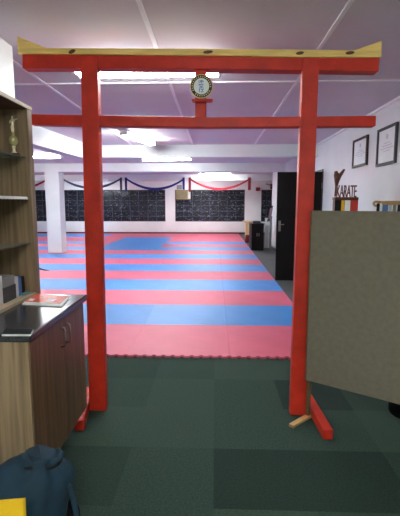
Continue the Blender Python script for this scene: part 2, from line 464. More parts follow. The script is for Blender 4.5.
# ground feet
def foot(pf, pb, w, h):
    a = on_z(*pf, 0); b = on_z(*pb, 0); dd = (b - a).normalized(); s = Vector((dd.y, -dd.x, 0)) * w / 2
    return part('foot', prism([a - s, a + s, b + s, b - s], (0, 0, h), 0.007), 'red', gate)
foot((79.5, 431), (89, 395), 0.062, 0.07)
foot((328, 440), (305.5, 400), 0.062, 0.07)

# clock
cc = tp(201.5, 87, -0.005)
ck = thing('wall_clock', 'small round plaque with gold rim and blue characters on the gateway strut', 'plaque', (cc.x, cc.y, cc.z), math.atan2(ud.y, ud.x))
bm = bmesh.new(); lathe(bm, [(0.060, 0), (0.073, 0.0), (0.0738, 0.012), (0.070, 0.018), (0.068, 0.016)], seg=40, axis='Y')
part('rim', bm, 'clockgold', ck, 'gold rim', local=True)
bm = bmesh.new(); lathe(bm, [(0.0685, 0.002), (0.0685, 0.0165), (0.05, 0.0165)], seg=40, axis='Y')
part('band', bm, 'clockdark', ck, 'dark band with pale marks', local=True)
bm = bmesh.new()
for k in range(26):
    a = R(18 + k * 360 / 26)
    if k % 9 == 8: continue
    m4 = Matrix.Rotation(-a, 4, 'Y')
    for v in bx(bm, -0.0025, 0.0025, -0.0185, -0.0165, 0.0535, 0.062): v.co = m4 @ v.co
part('band_marks', bm, 'clockgold', ck, local=True)
bm = bmesh.new(); lathe(bm, [(0.049, 0.0165), (0.0485, 0.019), (0.047, 0.0195)], seg=40, axis='Y')
face = part('face', bm, 'cream', ck, 'pale face', local=True)
# three brushed characters, one above another
bm = bmesh.new()
def stroke(x0, z0, x1, z1, w=0.0042):
    a = Vector((x0 * 1.3, -0.0215, z0 * 1.1)); b = Vector((x1 * 1.3, -0.0215, z1 * 1.1)); t = (b - a).normalized(); s = Vector((t.z, 0, -t.x)) * w / 2
    vs = [bm.verts.new(p) for p in (a - s, a + s, b + s * 0.6, b - s * 0.6)]; q = [bm.verts.new(v.co + Vector((0, 0.0015, 0))) for v in vs]
    bm.faces.new(vs); bm.faces.new(q[::-1])
    for i in range(4): bm.faces.new((vs[i], q[i], q[(i + 1) % 4], vs[(i + 1) % 4]))
for s in ((-.013, .033, -.009, .028), (-.014, .024, -.008, .018), (0, .034, 0, .016), (-.005, .029, .009, .029), (-.005, .022, .009, .022), (.009, .029, .009, .022), (-.005, .029, -.005, .022),
          (-.012, .010, .012, .010), (0, .013, 0, .008), (-.012, .010, -.013, .005), (-.004, .007, -.009, .001), (.004, .007, .008, .002), (-.008, -.002, .008, -.002), (0, -.002, 0, -.010), (-.011, -.010, .012, -.010),
          (-.006, -.014, -.012, -.023), (-.009, -.019, -.009, -.034), (-.002, -.019, .008, -.019), (.010, -.015, .001, -.033), (-.003, -.032, .012, -.032)):
    stroke(*s)
part('characters', bm, 'ink', face, 'blue brushed characters', local=True)

# ------------------------------------------------------------------ fluorescent lights
def light(px, py, z, L, rotz, tubem, label, world=None, n_t=2):
    gap = 0.065 if tubem == 'tube_near' else 0.04
    p = Vector(world) if world else on_z(px, py, z)
    t = thing('fluorescent_light', label, 'ceiling light', (p.x, p.y, HC), rotz, 'fluorescent lights')
    part('housing', box(-L / 2 - 0.02, L / 2 + 0.02, -gap - 0.035, gap + 0.035, -0.03, 0, 0.005), 'white', t, local=True)
    for s in ((-1, 1) if n_t == 2 else (0,)):
        bm = bmesh.new(); tube(bm, [(-L / 2, gap * s, -0.056), (L / 2, gap * s, -0.056)], 0.021, 10)
        part('tube', bm, tubem, t, local=True)
    for s in (-1, 1):
        part('end_cap', box(s * (L / 2 + 0.005) - 0.014, s * (L / 2 + 0.005) + 0.014, -gap - 0.03, gap + 0.03, -0.08, -0.026, 0.003), 'white', t, local=True)
    return t
light(148, 72.5, 2.56, 1.2, 0, 'tube_near', 'long bright tube light just behind the top of the red gateway')
la = on_z(122, 133, 2.56); lb = on_z(153, 144.5, 2.56); lm = (la + lb) / 2
light(0, 0, 0, 1.2, math.atan2(lb.y - la.y, lb.x - la.x), 'tube', 'slanted tube light in front of the first ceiling beam', world=(lm.x, lm.y, HC))
light(167, 159.5, 2.56, 1.2, 0, 'tube', 'tube light between the first and second ceiling beams')
light(215, 174.5, 2.56, 1.2, 0, 'tube', 'farthest tube light, above the red garland')
light(36, 157, 2.56, 1.2, 0, 'tube', 'tube light in front of the top of the white column')
light(24, 170.5, 2.56, 1.2, 0, 'tube', 'tube light left of the white column, partly behind the bookcase')
light(0, 0, 0, 1.2, 0, 'tube_added', 'unseen tube light added on the ceiling behind the viewer', world=(0.15, -1.1, HC))  # lamp out of view, added to light the gateway's front

light(0, 0, 0, 1.2, 0, 'tube', 'unseen tube light added behind the third beam to brighten the far wall, left one', world=(-6.0, 18.3, HC))  # hidden lamp put in to brighten the far wall
light(0, 0, 0, 1.2, 0, 'tube', 'unseen tube light added behind the third beam to brighten the far wall, right one', world=(-0.8, 18.3, HC))  # second hidden lamp, added for the far wall

# ------------------------------------------------------------------ garlands on the third beam
def garland(pa, pb, sag, m, label, tails, y=yb3 - 0.013):
    a = on_y(pa[0], pa[1], y); b = on_y(pb[0], pb[1], y)
    low = on_y((pa[0] + pb[0]) / 2, sag, y).z
    t = thing('garland', label, 'garland', ((a.x + b.x) / 2, y, low), 0, 'cloth garlands')
    bm = bmesh.new(); N = 24; top = []; rows = []
    for i in range(N + 1):
        s = i / N; x = a.x + (b.x - a.x) * s; zz = a.z + (b.z - a.z) * s
        dz = ((a.z + b.z) / 2 - low) * (1 - (2 * s - 1) ** 2)
        h = 0.07 + 0.035 * math.sin(PI * s)
        z = zz - dz; w = 0.012 * math.sin(i * 2.1)
        rows.append([bm.verts.new(p) for p in ((x, y - 0.006 + w, z + h / 2), (x, y - 0.022 + w, z + h / 6), (x, y - 0.006 + w, z - h / 6), (x, y - 0.02 + w, z - h / 2), (x, y + 0.008 + w, z - h / 2), (x, y + 0.008 + w, z + h / 2))])
    for r0, r1 in zip(rows, rows[1:]):
        for k in range(6): bm.faces.new((r0[k], r1[k], r1[(k + 1) % 6], r0[(k + 1) % 6]))
    bm.faces.new(rows[0]); bm.faces.new(rows[-1][::-1])
    bmesh.ops.recalc_face_normals(bm, faces=bm.faces[:])
    part('swag', bm, m, t)
    for (x0, x1, y0, y1) in tails:
        p = on_y(x0, y0, y); q = on_y(x1, y1, y)
        bm = bmesh.new(); N = 6; f = []
        for i in range(N + 1):
            x = p.x + (q.x - p.x) * i / N; dy = 0.02 * (i % 2)
            f.append((x, y - 0.01 - dy * 1.6))
        for i in range(N):
            (xa, ya), (xb, yb) = f[i], f[i + 1]
            vs = [bm.verts.new(v) for v in ((xa, ya, p.z), (xb, yb, p.z), (xb, yb, q.z - 0.02 * (i % 2)), (xa, ya, q.z))]
            ws = [bm.verts.new(v.co + Vector((0, 0.006, 0))) for v in vs]
            bm.faces.new(vs[::-1]); bm.faces.new(ws)
            for j in range(4): bm.faces.new((vs[j], vs[(j + 1) % 4], ws[(j + 1) % 4], ws[j]))
        part('tail', bm, m, t)
garland((190, 179), (249.5, 179), 189, 'crimson', 'crimson cloth garland on the far beam nearest the black door', [(188.5, 191, 177.5, 192), (248, 250.8, 177.5, 190)])
garland((126.5, 179), (184, 179), 189, 'navy', 'navy blue cloth garland between the two far windows', [(124.8, 127.3, 177.5, 191), (182.5, 184.8, 177.5, 189.5)])
garland((61, 178), (121, 178.5), 188, 'slate', 'slate blue cloth garland right of the white column', [(119.8, 122.2, 177.5, 191)])
garland((-8, 178), (49, 178), 188, 'crimson', 'crimson cloth garland left of the white column beside the bookcase', [(47, 49, 177.5, 184)])

# things on the far wall
p = on_y(174.8, 199.5, YF); q = on_y(190, 190.3, YF)
ac = thing('air_conditioner', 'beige box air conditioner set in the top corner of the window', 'air conditioner', ((p.x + q.x) / 2, YF - 0.16, p.z))
part('body', box(p.x + 0.05, q.x + 0.03, YF - 0.12, YF + 0.015, p.z, q.z, 0.01), 'olive', ac)
part('side_panel', box(q.x - 0.09, q.x + 0.03, YF - 0.13, YF - 0.11, p.z + 0.03, q.z - 0.03, 0.004), 'lgrey', ac, 'pale control panel')
bm = bmesh.new()
for i in range(7): bx(bm, p.x + 0.04, q.x - 0.14, YF - 0.125, YF - 0.12, p.z + 0.06 + i * 0.05, p.z + 0.075 + i * 0.05)
part('grille', bm, 'dgrey', ac)
p = on_y(177, 189.3, YF); q = on_y(182, 185, YF)
s = solo('alarm_box', box(p.x, q.x, YF - 0.08, YF + 0.005, p.z, q.z, 0.01), 'grey', 'small grey box on the wall above the air conditioner', 'box')
p = on_y(255.8, 191, YF); q = on_y(260, 187.4, YF)
solo('bell_box', box(p.x, q.x, YF - 0.06, YF + 0.005, p.z, q.z, 0.008), 'crimson', 'small dark red box high on the wall right of the far window', 'box')
bk = on_y(269, 185, YF)
bm = bmesh.new(); tube(bm, [(bk.x - 0.16, YF - 0.12, bk.z + 0.05), (bk.x + 0.02, YF - 0.1, bk.z), (bk.x + 0.12, YF - 0.06, bk.z - 0.02), (bk.x + 0.12, YF - 0.02, bk.z - 0.16)], 0.02, 8); bx(bm, bk.x + 0.06, bk.x + 0.18, YF - 0.04, YF, bk.z - 0.2, bk.z + 0.06)
solo('wall_bracket', bm, 'brown', 'bent brown metal bracket above the narrow far window', 'bracket')

# ------------------------------------------------------------------ far right clutter
a = on_z(251.3, 250.5, 0); b = on_z(263.5, 250.5, 0); zt_ = on_y(257, 223.5, a.y).z
t = thing('black_cabinet', 'low black cabinet at the edge of the mats before the door', 'cabinet', ((a.x + b.x) / 2, a.y + 0.3, 0))
part('body', box(a.x, b.x, a.y + 0.02, a.y + 0.9, 0, zt_ - 0.03, 0.006), 'satin_black', t)
part('top_board', box(a.x - 0.02, b.x + 0.02, a.y, a.y + 0.92, zt_ - 0.03, zt_, 0.005), 'black', t)
for k in (0, 1):
    xa = a.x + 0.01 + k * (b.x - a.x) / 2
    dr = part('door', box(xa, xa + (b.x - a.x) / 2 - 0.02, a.y, a.y + 0.02, 0.06, zt_ - 0.05, 0.004), 'satin_black', t)
    part('knob', box(xa + (0.15 if k == 0 else 0.02), xa + (0.17 if k == 0 else 0.04), a.y - 0.02, a.y, 0.45, 0.55, 0.003), 'steel', dr)
solo('cloth_bundle', prism([(a.x + 0.05, a.y + 0.2, zt_), (b.x - 0.08, a.y + 0.2, zt_), (b.x - 0.1, a.y + 0.5, zt_), (a.x + 0.08, a.y + 0.5, zt_)], (0, 0, 0.07), 0.025), 'dgrey', 'dark folded cloth lying on the black cabinet', 'cloth')
a2 = on_z(245.5, 240, 0); b2 = on_z(252.5, 240, 0); z2 = on_y(248, 221, a2.y).z
t = thing('wooden_stand', 'small beige wooden stand at the far corner of the mats', 'stand', ((a2.x + b2.x) / 2, a2.y + 0.2, 0))
part('top_board', box(a2.x - 0.1, b2.x + 0.08, a2.y - 0.03, a2.y + 0.45, z2 - 0.05, z2, 0.006), 'beige', t)
part('body', box(a2.x, b2.x, a2.y, a2.y + 0.4, 0.02, z2 - 0.05, 0.006), 'beige', t)
a3 = on_z(245.5, 243.5, 0)
bm = skinned([(a3.x + 0.1, a3.y, 0.12), (a3.x + 0.28, a3.y + 0.05, 0.13), (a3.x, a3.y + 0.03, 0.12), (a3.x + 0.14, a3.y + 0.04, 0.34)], [(0, 1), (0, 2), (0, 3)], [0.15, 0.13, 0.11, 0.13])
solo('sports_bag', bm, 'crimson', 'crumpled red bag on the floor before the beige stand', 'bag')
# leaning boards by the wall
def lean(pa, pb, ytop, name, m, label, cat, dx):
    a = on_z(*pa, 0); b = on_z(*pb, 0); z = on_y(pa[0], ytop, a.y).z
    pts = [(a.x, a.y, 0.0), (b.x, b.y, 0.0), (b.x + dx, b.y + 0.1, z), (a.x + dx, a.y + 0.1, z)]
    solo(name, prism(pts, (0.02, 0.05, 0), 0.003), m, label, cat)
lean((264.2, 248), (268.3, 248), 218, 'leaning_board', 'paper', 'white board leaning upright beside the black cabinet', 'board', 0.02)
lean((269, 249), (271, 249), 216, 'narrow_board', 'grey', 'narrow grey panel leaning on the wall behind the white board', 'panel', 0.02)
y_ = on_z(266, 248, 0).y - 0.12
pts = [on_y(267, 222, y_), on_y(270.6, 220, y_ + 0.1), on_y(273, 205.5, y_ + 0.1), on_y(270, 206.5, y_)]
t = thing('framed_poster', 'dark framed picture tilted above the leaning boards near the door', 'picture', pts[0])
part('frame', prism(pts, (0.01, 0.03, 0), 0.004), 'darkwood', t)
cx = sum((Vector(v) for v in pts), Vector()) / 4
part('picture', prism([cx + (Vector(v) - cx) * 0.72 + Vector((-0.003, -0.006, 0)) for v in pts], (0.002, 0.008, 0)), 'pink', t)

# ------------------------------------------------------------------ pictures on the right wall
def certificate(px, label, marks):
    pts = [on_x(*p, XR) for p in px]          # tl(near? far-left), tr, br, bl as seen
    c = sum(pts, Vector()) / 4
    t = thing('framed_certificate', label, 'picture', (XR, c.y, min(p.z for p in pts)))
    yA = (pts[0].y + pts[3].y) / 2; yB = (pts[1].y + pts[2].y) / 2     # far, near
    zT = (pts[0].z + pts[1].z) / 2; zB = (pts[2].z + pts[3].z) / 2
    w = 0.03
    bm = bmesh.new()
    for (a, b, e, f) in ((yB, yA, zT - w, zT), (yB, yA, zB, zB + w), (yB, yB + w, zB + w, zT - w), (yA - w, yA, zB + w, zT - w)): bx(bm, XR - 0.03, XR - 0.002, a, b, e, f)
    part('frame', bm, 'dgrey' if marks else 'darkwood', t)
    pp = part('paper', box(XR - 0.014, XR - 0.002, yB + w, yA - w, zB + w, zT - w), 'paper', t, 'white certificate sheet')
    bm = bmesh.new(); H_ = zT - zB; W_ = yA - yB; ym = (yA + yB) / 2
    for i in range(4):
        hw = W_ * (0.16 + 0.1 * ((i * 7) % 3)); z = zT - H_ * (0.42 + 0.07 * i)
        bx(bm, XR - 0.0155, XR - 0.014, ym - hw, ym + hw, z - 0.004, z + 0.004)
    lathe(bm, [(0.03, 0), (0.03, 0.002)], seg=16)
    vs = bm.verts[-32:]
    for v in vs: v.co = Vector((XR - 0.0155 + v.co.z * 0.5, ym + v.co.x, zT - H_ * 0.26 + v.co.y))
    part('lettering', bm, 'lgrey', pp)
    return t
certificate([(354.3, 140.5), (368.8, 135.5), (368.5, 165), (354.3, 168)], 'smaller framed certificate on the white wall, farther from the viewer', False)
certificate([(378.8, 130), (398.5, 122.8), (397.8, 163.5), (378.8, 166)], 'larger framed certificate on the white wall, nearer the viewer', True)

# ------------------------------------------------------------------ cupboard behind the board, with trophies
zc = 1.30
cbx0, cby0, cby1 = 1.42, 3.5, 5.5
t = thing('storage_cupboard', 'wooden storage cupboard against the right wall behind the grey board', 'cupboard', ((cbx0 + XR) / 2, (cby0 + cby1) / 2, 0))
part('carcass', box(cbx0 + 0.02, XR - 0.005, cby0, cby1, 0, zc - 0.03, 0.004), 'wood_grey', t)
part('top_board', box(cbx0 - 0.01, XR - 0.005, cby0 - 0.02, cby1 + 0.02, zc - 0.03, zc, 0.004), 'wood_grey', t)
for k in range(3):
    y0 = cby0 + k * (cby1 - cby0) / 3
    dr = part('door', box(cbx0, cbx0 + 0.02, y0 + 0.01, y0 + (cby1 - cby0) / 3 - 0.01, 0.08, zc - 0.05, 0.003), 'wood_grey', t)
    part('knob', box(cbx0 - 0.02, cbx0, y0 + 0.06, y0 + 0.08, 0.7, 0.8, 0.003), 'steel', dr)
# karate trophy
yk = 4.95
k0 = on_y(334.3, 211, yk); k1 = on_y(358.5, 198, yk)
t = thing('karate_trophy', 'brown trophy with KARATE lettering, kicking figure and striped base', 'trophy', ((k0.x + k1.x) / 2, yk + 0.05, zc))
xa, xb, zt1 = k0.x, k1.x, k1.z
bs = part('base', box(xa + 0.004, xb - 0.004, yk + 0.005, yk + 0.1, zc, zt1 - 0.025, 0.004), 'brown', t)
cols = [('black', 0.0, 0.28), ('yel', 0.28, 0.43), ('paper', 0.43, 0.67), ('red_plain', 0.67, 1.0)]
W = xb - xa
for m_, s0, s1 in cols:
    part('stripe', box(xa + W * s0 + 0.002, xa + W * s1 - 0.002, yk - 0.002, yk + 0.004, zc, zt1 - 0.026), m_, bs, {'black': 'black stripe', 'yel': 'yellow stripe', 'paper': 'white stripe', 'red_plain': 'red stripe'}[m_])
part('plinth', box(xa - 0.002, xb + 0.002, yk - 0.006, yk + 0.104, zt1 - 0.025, zt1 + 0.01, 0.008), 'brown', t)
bm = text_bm('KARATE', 0.162, 0.012, 0.92)
mnx = min(v.co.x for v in bm.verts); mxx = max(v.co.x for v in bm.verts); mnz = min(v.co.z for v in bm.verts); mxz = max(v.co.z for v in bm.verts)
lx0 = on_y(338, 190, yk).x; lx1 = on_y(358, 190, yk).x; lz0 = zt1 + 0.008; lz1 = on_y(348, 185, yk).z
for v in bm.verts:
    v.co = Vector((lx0 + (v.co.x - mnx) / (mxx - mnx) * (lx1 - lx0), yk + 0.05 + v.co.y, lz0 + (v.co.z - mnz) / (mxz - mnz) * (lz1 - lz0)))
part('lettering', bm, 'brown', t)
def kp(px, py, dy=0): return on_y(px - 0.3, py, yk + 0.09 + dy)
vs = [kp(337.5, 180), kp(337, 176.5), kp(336.3, 172.8), kp(336.2, 170.8),            # pelvis, chest, neck, head
      kp(336.6, 187), kp(335.2, 197),                                              # standing leg
      kp(341, 174.5), kp(345, 169),                                              # kicking leg
      kp(335.3, 176, -0.02), kp(336.8, 178.5, -0.05), kp(339, 174, 0.03), kp(340, 176.5, 0.0)]
ed = [(0, 1), (1, 2), (2, 3), (0, 4), (4, 5), (0, 6), (6, 7), (1, 8), (8, 9), (1, 10), (10, 11)]
part('figure', skinned(vs, ed, [0.032, 0.042, 0.02, 0.026, 0.016, 0.010, 0.024, 0.013, 0.016, 0.013, 0.016, 0.013]), 'brown', t, 'kicking fighter figure')
# belt rack
yr = 4.1
r0 = on_y(374, 211, yr); r1 = on_y(409, 201.5, yr); zz0 = zc; zr = r1.z
t = thing('belt_rack', 'tan wooden rack hung with coloured belts at the right edge', 'rack', ((r0.x + r1.x) / 2, yr + 0.05, zc))
bm = bmesh.new(); 
tube(bm, [(r0.x + 0.025 + 0.025 * math.cos(a), yr + 0.02, zr - 0.02 + 0.02 * math.sin(a)) for a in [R(-80 - i * 24) for i in range(10)]] + [(r0.x + 0.08, yr + 0.02, zr - 0.004), (r1.x, yr + 0.02, zr - 0.004)], 0.011, 8)
part('rail', bm, 'tan', t)
part('plank', box(r0.x + 0.07, r1.x, yr - 0.012, yr + 0.1, zr - 0.032, zr, 0.003), 'tan', t)
for xx in (r0.x + 0.085, r1.x - 0.02): part('leg', box(xx, xx + 0.018, yr + 0.03, yr + 0.09, zc, zr - 0.018, 0.002), 'tan', t)
seq = [('black', 0.0, 'black'), ('paper', 0.025, 'white'), ('blue', 0.05, 'deep blue'), ('blue', 0.078, 'blue'), ('lgrey', 0.115, 'pale grey'), ('grey', 0.155, 'grey'), ('black', 0.2, 'dark'), ('pink', 0.235, 'pink'), ('dgrey', 0.275, 'dark grey')]
for m_, dx, nm in seq:
    x = r0.x + dx + 0.02
    part('belt', prism([(x, yr - 0.004, zc + 0.006), (x + 0.03, yr - 0.004, zc + 0.004), (x + 0.034, yr - 0.004, zr - 0.03), (x + 0.03, yr - 0.004, zr - 0.018), (x + 0.004, yr - 0.004, zr - 0.018)], (0, 0.008, 0), 0.0015), m_, t, nm + ' belt')

# ------------------------------------------------------------------ freestanding grey board
L0 = on_z(306, 419.5, 0)
zB = 0.27; zT = 1.424
Rp = on_z(400, 406.5, zB); dB = (Rp - Vector((L0.x, L0.y, zB))).normalized(); nB = Vector((-dB.y, dB.x, 0))
if nB.y < 0: nB = -nB
LB = 1.2
zB = on_z(307.5, 380.5, 0).z  # placeholder, solved below
d_ = ray(308, 380.5); t_ = Vector((L0.x, L0.y)).length / Vector((d_.x, d_.y)).length; zB = H + d_.z * t_
t = thing('pin_board', 'grey green freestanding board on a batten leg beside the gateway', 'board', L0, math.atan2(dB.y, dB.x))
def bb(u0, u1, v0, v1, z0, z1, bev=0.002):
    bm = box(u0, u1, v0, v1, z0, z1, bev); return bm
part('panel', bb(-0.010, LB, 0.0, 0.022, zB, zT), 'board', t, local=True)
part('leg', bb(-0.014, 0.010, 0.022, 0.05, 0.02, zT - 0.02), 'batten', t, local=True)
part('leg', bb(LB - 0.03, LB, 0.022, 0.052, 0.02, zT - 0.02), 'batten', t, local=True)
part('edge_strip', bb(-0.018, -0.010, -0.001, 0.023, zB - 0.01, zT), 'batten', t, local=True)
fa = on_z(291, 427.5, 0); fb = on_z(309, 417, 0); 
def strip_world(a, b, w, h):
    dd = (b - a).normalized(); s = Vector((dd.y, -dd.x, 0)) * w / 2
    return prism([a - s, a + s, b + s, b - s], (0, 0, h), 0.002)
part('foot', strip_world(fa, fb + (fb - fa) * 0.5, 0.035, 0.02), 'tan', t)
q = Vector((L0.x, L0.y, 0)) + dB * (LB - 0.015)
part('foot', strip_world(q - nB * 0.2, q + nB * 0.25, 0.035, 0.02), 'tan', t)

# ------------------------------------------------------------------ worktop, base cabinet, bookcase
zw = 0.90
cn = on_z(30, 338.3, zw); cf = on_z(87.8, 292.3, zw)
xf = (cn.x + cf.x) / 2; y0, y1 = on_x(30.5, 338, xf).y, on_x(87.6, 292, xf).y
solo('worktop', box(XW + 0.005, xf, y0, y1, zw - 0.036, zw, 0.008), 'top', 'dark speckled worktop with rounded edge on the wooden base cabinet', 'worktop')
xd = xf - 0.014
y1w = y1; y1 = on_x(85.2, 340, xd).y
cab = thing('base_cabinet', 'brown wood grain base cabinet under the dark worktop', 'cabinet', ((XW + xd) / 2, (y0 + y1) / 2, 0))
part('end_panel', box(XW + 0.005, xd - 0.002, y0 + 0.006, y0 + 0.024, 0, zw - 0.036, 0.001), 'wood_grey', cab, 'paler end panel')
part('end_panel', box(XW + 0.005, xd - 0.004, y1 - 0.03, y1 - 0.012, 0.175, zw - 0.036, 0.001), 'wood_grey', cab)
part('carcass', box(XW + 0.005, xd - 0.022, y0 + 0.024, y1 - 0.03, 0.175, zw - 0.036), 'wood_shaded', cab)
part('plinth', box(XW + 0.05, xd - 0.14, y0 + 0.024, y1 - 0.03, 0, 0.175), 'wood_shaded', cab)
ys = on_x(63.5, 335, xd).y
for (a, b, hy, nm) in ((y0 + 0.025, ys - 0.002, on_x(60.8, 335, xd).y, 'near'), (ys + 0.002, y1 - 0.013, on_x(66, 335, xd).y, 'far')):
    dr = part('door', box(xd - 0.02, xd, a, b, 0.175, zw - 0.045, 0.002), 'wood_shaded', cab)
    z_a = on_x(63.5, 325, xd).z; z_b = on_x(63.5, 345, xd).z
    bm = bmesh.new(); tube(bm, [(xd, hy, z_a), (xd + 0.022, hy, z_a - 0.004), (xd + 0.025, hy, z_a - 0.02), (xd + 0.025, hy, z_b + 0.02), (xd + 0.022, hy, z_b + 0.004), (xd, hy, z_b)], 0.0045, 8)
    part('handle', bm, 'steel', dr, 'slim steel bar handle')
y1 = y1w
# hutch bookcase
xh = -1.112; y0h = y0 + 0.01; y1h = on_x(38.5, 250, xh).y; zt2 = 2.045
bk = thing('bookcase', 'open grey brown wooden bookcase standing on the worktop', 'bookcase', ((XW + xh) / 2, (y0h + y1h) / 2, zw))
pt = 0.06
part('side_panel', box(XW + 0.006, xh, y1h - pt, y1h, zw, zt2 - 0.022, 0.002), 'wood_grey', bk)
part('side_panel', box(XW + 0.006, xh, y0h, y0h + 0.02, zw, zt2 - 0.022, 0.002), 'wood_grey', bk)
part('back_panel', box(XW + 0.006, XW + 0.014, y0h + 0.02, y1h - pt, zw + 0.02, zt2 - 0.022), 'wood_grey', bk)
part('top_board', box(XW + 0.006, xh, y0h, y1h, zt2 - 0.022, zt2, 0.002), 'wood_red', bk, 'red brown top board')
part('top_edge', box(xh, xh + 0.004, y0h, y1h, zt2 - 0.02, zt2), 'wood_edge', bk, 'pale edge band')
part('bottom_board', box(XW + 0.014, xh, y0h + 0.02, y1h - pt, zw, zw + 0.02, 0.002), 'wood_edge', bk)
zs = [on_x(32, 156.5, xh + 0.02).z, on_x(32, 197, xh + 0.02).z, on_x(32, 243.5, xh + 0.02).z]
for z in zs:
    part('shelf', box(XW + 0.014, xh - 0.02, y0h + 0.02, y1h - pt, z - 0.008, z, 0.001), 'glass', bk, 'clear glass shelf')
# paper liner with a wavy front edge on the middle shelf
bm = bmesh.new(); xe = xh - 0.012; pr = []
N = 40; ya, yb_ = y0h + 0.03, y1h - pt - 0.03
top = [bm.verts.new((xe + 0.002 * math.sin(i * 2.3), ya + (yb_ - ya) * i / N, zs[1] + 0.002)) for i in range(N + 1)]
bot = [bm.verts.new((xe + 0.004, ya + (yb_ - ya) * i / N, zs[1] - 0.012 - 0.004 * (i % 2))) for i in range(N + 1)]
bak = [bm.verts.new((XW + 0.03, ya + (yb_ - ya) * i / N, zs[1] + 0.002)) for i in range(N + 1)]
for i in range(N):
    bm.faces.new((top[i], top[i + 1], bot[i + 1], bot[i])); bm.faces.new((bak[i], bak[i + 1], top[i + 1], top[i]))
solo('shelf_paper', bm, 'paper', 'white paper liner with frilled edge on the middle glass shelf', 'paper')
# gold trophy on the top shelf
tx = -1.2; ty = on_x(14, 150, tx).y; z = zs[0] + 0.001
t = thing('gold_trophy', 'gold trophy with figure and round cup on the top glass shelf', 'trophy', (tx, ty, z))
bm = box(-0.03, 0.03, -0.03, 0.03, 0, 0.018, 0.003); part('base', bm, 'wood_red', t, 'dark base', local=True)
bm = bmesh.new(); lathe(bm, [(0.012, 0.018), (0.016, 0.022), (0.009, 0.03), (0.008, 0.05), (0.013, 0.056), (0.008, 0.062)], seg=16); part('stem', bm, 'gold', t, local=True)
bm = bmesh.new(); lathe(bm, [(0.008, 0.062)] + [(0.027 * math.sin(a), 0.092 - 0.03 * math.cos(a)) for a in [R(20 + i * 20) for i in range(8)]] + [(0.007, 0.124), (0.010, 0.132), (0.006, 0.138)], seg=24); part('cup', bm, 'ball', t, local=True)
fv = [(0, 0, 0.182), (0, 0, 0.205), (0, 0, 0.222), (0, 0, 0.234), (0.004, 0, 0.16), (0.0, 0, 0.138), (-0.006, 0, 0.162), (-0.004, 0, 0.14), (0.016, -0.004, 0.212), (0.036, -0.008, 0.216), (-0.014, 0.0, 0.204), (-0.012, -0.01, 0.19)]
fe = [(0, 1), (1, 2), (2, 3), (0, 4), (4, 5), (0, 6), (6, 7), (1, 8), (8, 9), (1, 10), (10, 11)]
part('figure', skinned(fv, fe, [0.008, 0.010, 0.005, 0.008, 0.006, 0.0045, 0.006, 0.0045, 0.0045, 0.0035, 0.0045, 0.0035]), 'gold', t, 'small punching fighter figure', local=True)
# binders and boxes on the bottom board
def bookz(xa, pa, pb, ytop, m, name, label, cat, th=0.2):
    ya = on_x(pa, 285, xa).y; yb = on_x(pb, 285, xa).y; zt_ = on_x((pa + pb) / 2, ytop, xa).z
    return solo(name, box(xa - th, xa, ya, yb, zw + 0.0205, zt_, 0.003), m, label, cat)
xa = xh - 0.05
bookz(xa, -6, 2.5, 277, 'lgrey', 'white_box', 'pale box at the left end of the row on the bookcase floor', 'box')
b1 = thing('disc_box', 'grey and black box between the pale box and the blue folder', 'box', (xa - 0.1, on_x(9, 285, xa).y, zw + 0.0205))
ya, yb2_ = on_x(3, 285, xa).y, on_x(15, 285, xa).y; zt_ = on_x(9, 276.5, xa).z; zm = on_x(9, 286, xa).z
part('sleeve', box(xa - 0.2, xa, ya, yb2_, zm, zt_, 0.002), 'grey', b1, 'grey upper half')
part('case', box(xa - 0.2, xa + 0.004, ya, yb2_ + 0.003, zw + 0.0205, zm, 0.002), 'dgrey', b1, 'dark lower half')
bookz(xa, 15.8, 18.5, 276.5, 'lgrey', 'folder', 'thin pale folder between the grey box and the blue folder', 'folder')
bookz(xa, 18.8, 22, 276.5, 'blue', 'folder', 'upright blue folder on the bookcase floor', 'folder')
bookz(xa, 22.3, 24.8, 276, 'black', 'folder', 'upright black folder at the right end of the row', 'folder')
pq = on_z(26, 293.5, zw + 0.0205)
solo('teal_pad', box(xh - 0.16, xh - 0.03, pq.y - 0.06, pq.y + 0.03, zw + 0.0205, zw + 0.032, 0.003), 'tealp', 'flat pale teal pad on the bookcase floor right of the folders', 'pad')
# magazines on the worktop
def flat(name, px, z0, h, m, label, cat, bev=0.001, prnt=None):
    pts = [on_z(*p, z0 + h) - Vector((0, 0, h)) for p in px]
    return solo(name, prism(pts, (0, 0, h), bev), m, label, cat)
mg = flat('magazine', [(22, 303.5), (35, 295), (69, 297.5), (62, 306)], zw, 0.006, 'paper', 'white edged magazine under the red one on the worktop', 'magazine')
m2 = thing('magazine', 'red printed magazine lying on top of the pile on the worktop', 'magazine', on_z(45, 300, zw + 0.006))
pts = [on_z(*p, zw + 0.0115) for p in [(24, 301.5), (37, 293.5), (68, 296.3), (60, 303.5)]]
part('pages', prism([p - Vector((0, 0, 0.0055)) for p in pts], (0, 0, 0.005)), 'paper', m2)
part('cover', prism([p - Vector((0, 0, 0.0005)) for p in pts], (0, 0, 0.001)), 'redp', m2, 'red printed cover')
pr = part('print', prism([pts[0].lerp(pts[1], 0.12).lerp(pts[3].lerp(pts[2], 0.12), s) + Vector((0, 0, 0.0005)) for s in (0.06, 0.2)] + [pts[0].lerp(pts[1], 0.35).lerp(pts[3].lerp(pts[2], 0.35), s) + Vector((0, 0, 0.0005)) for s in (0.2, 0.06)], (0, 0, 0.0006)), 'paper', m2, 'white print on the cover')
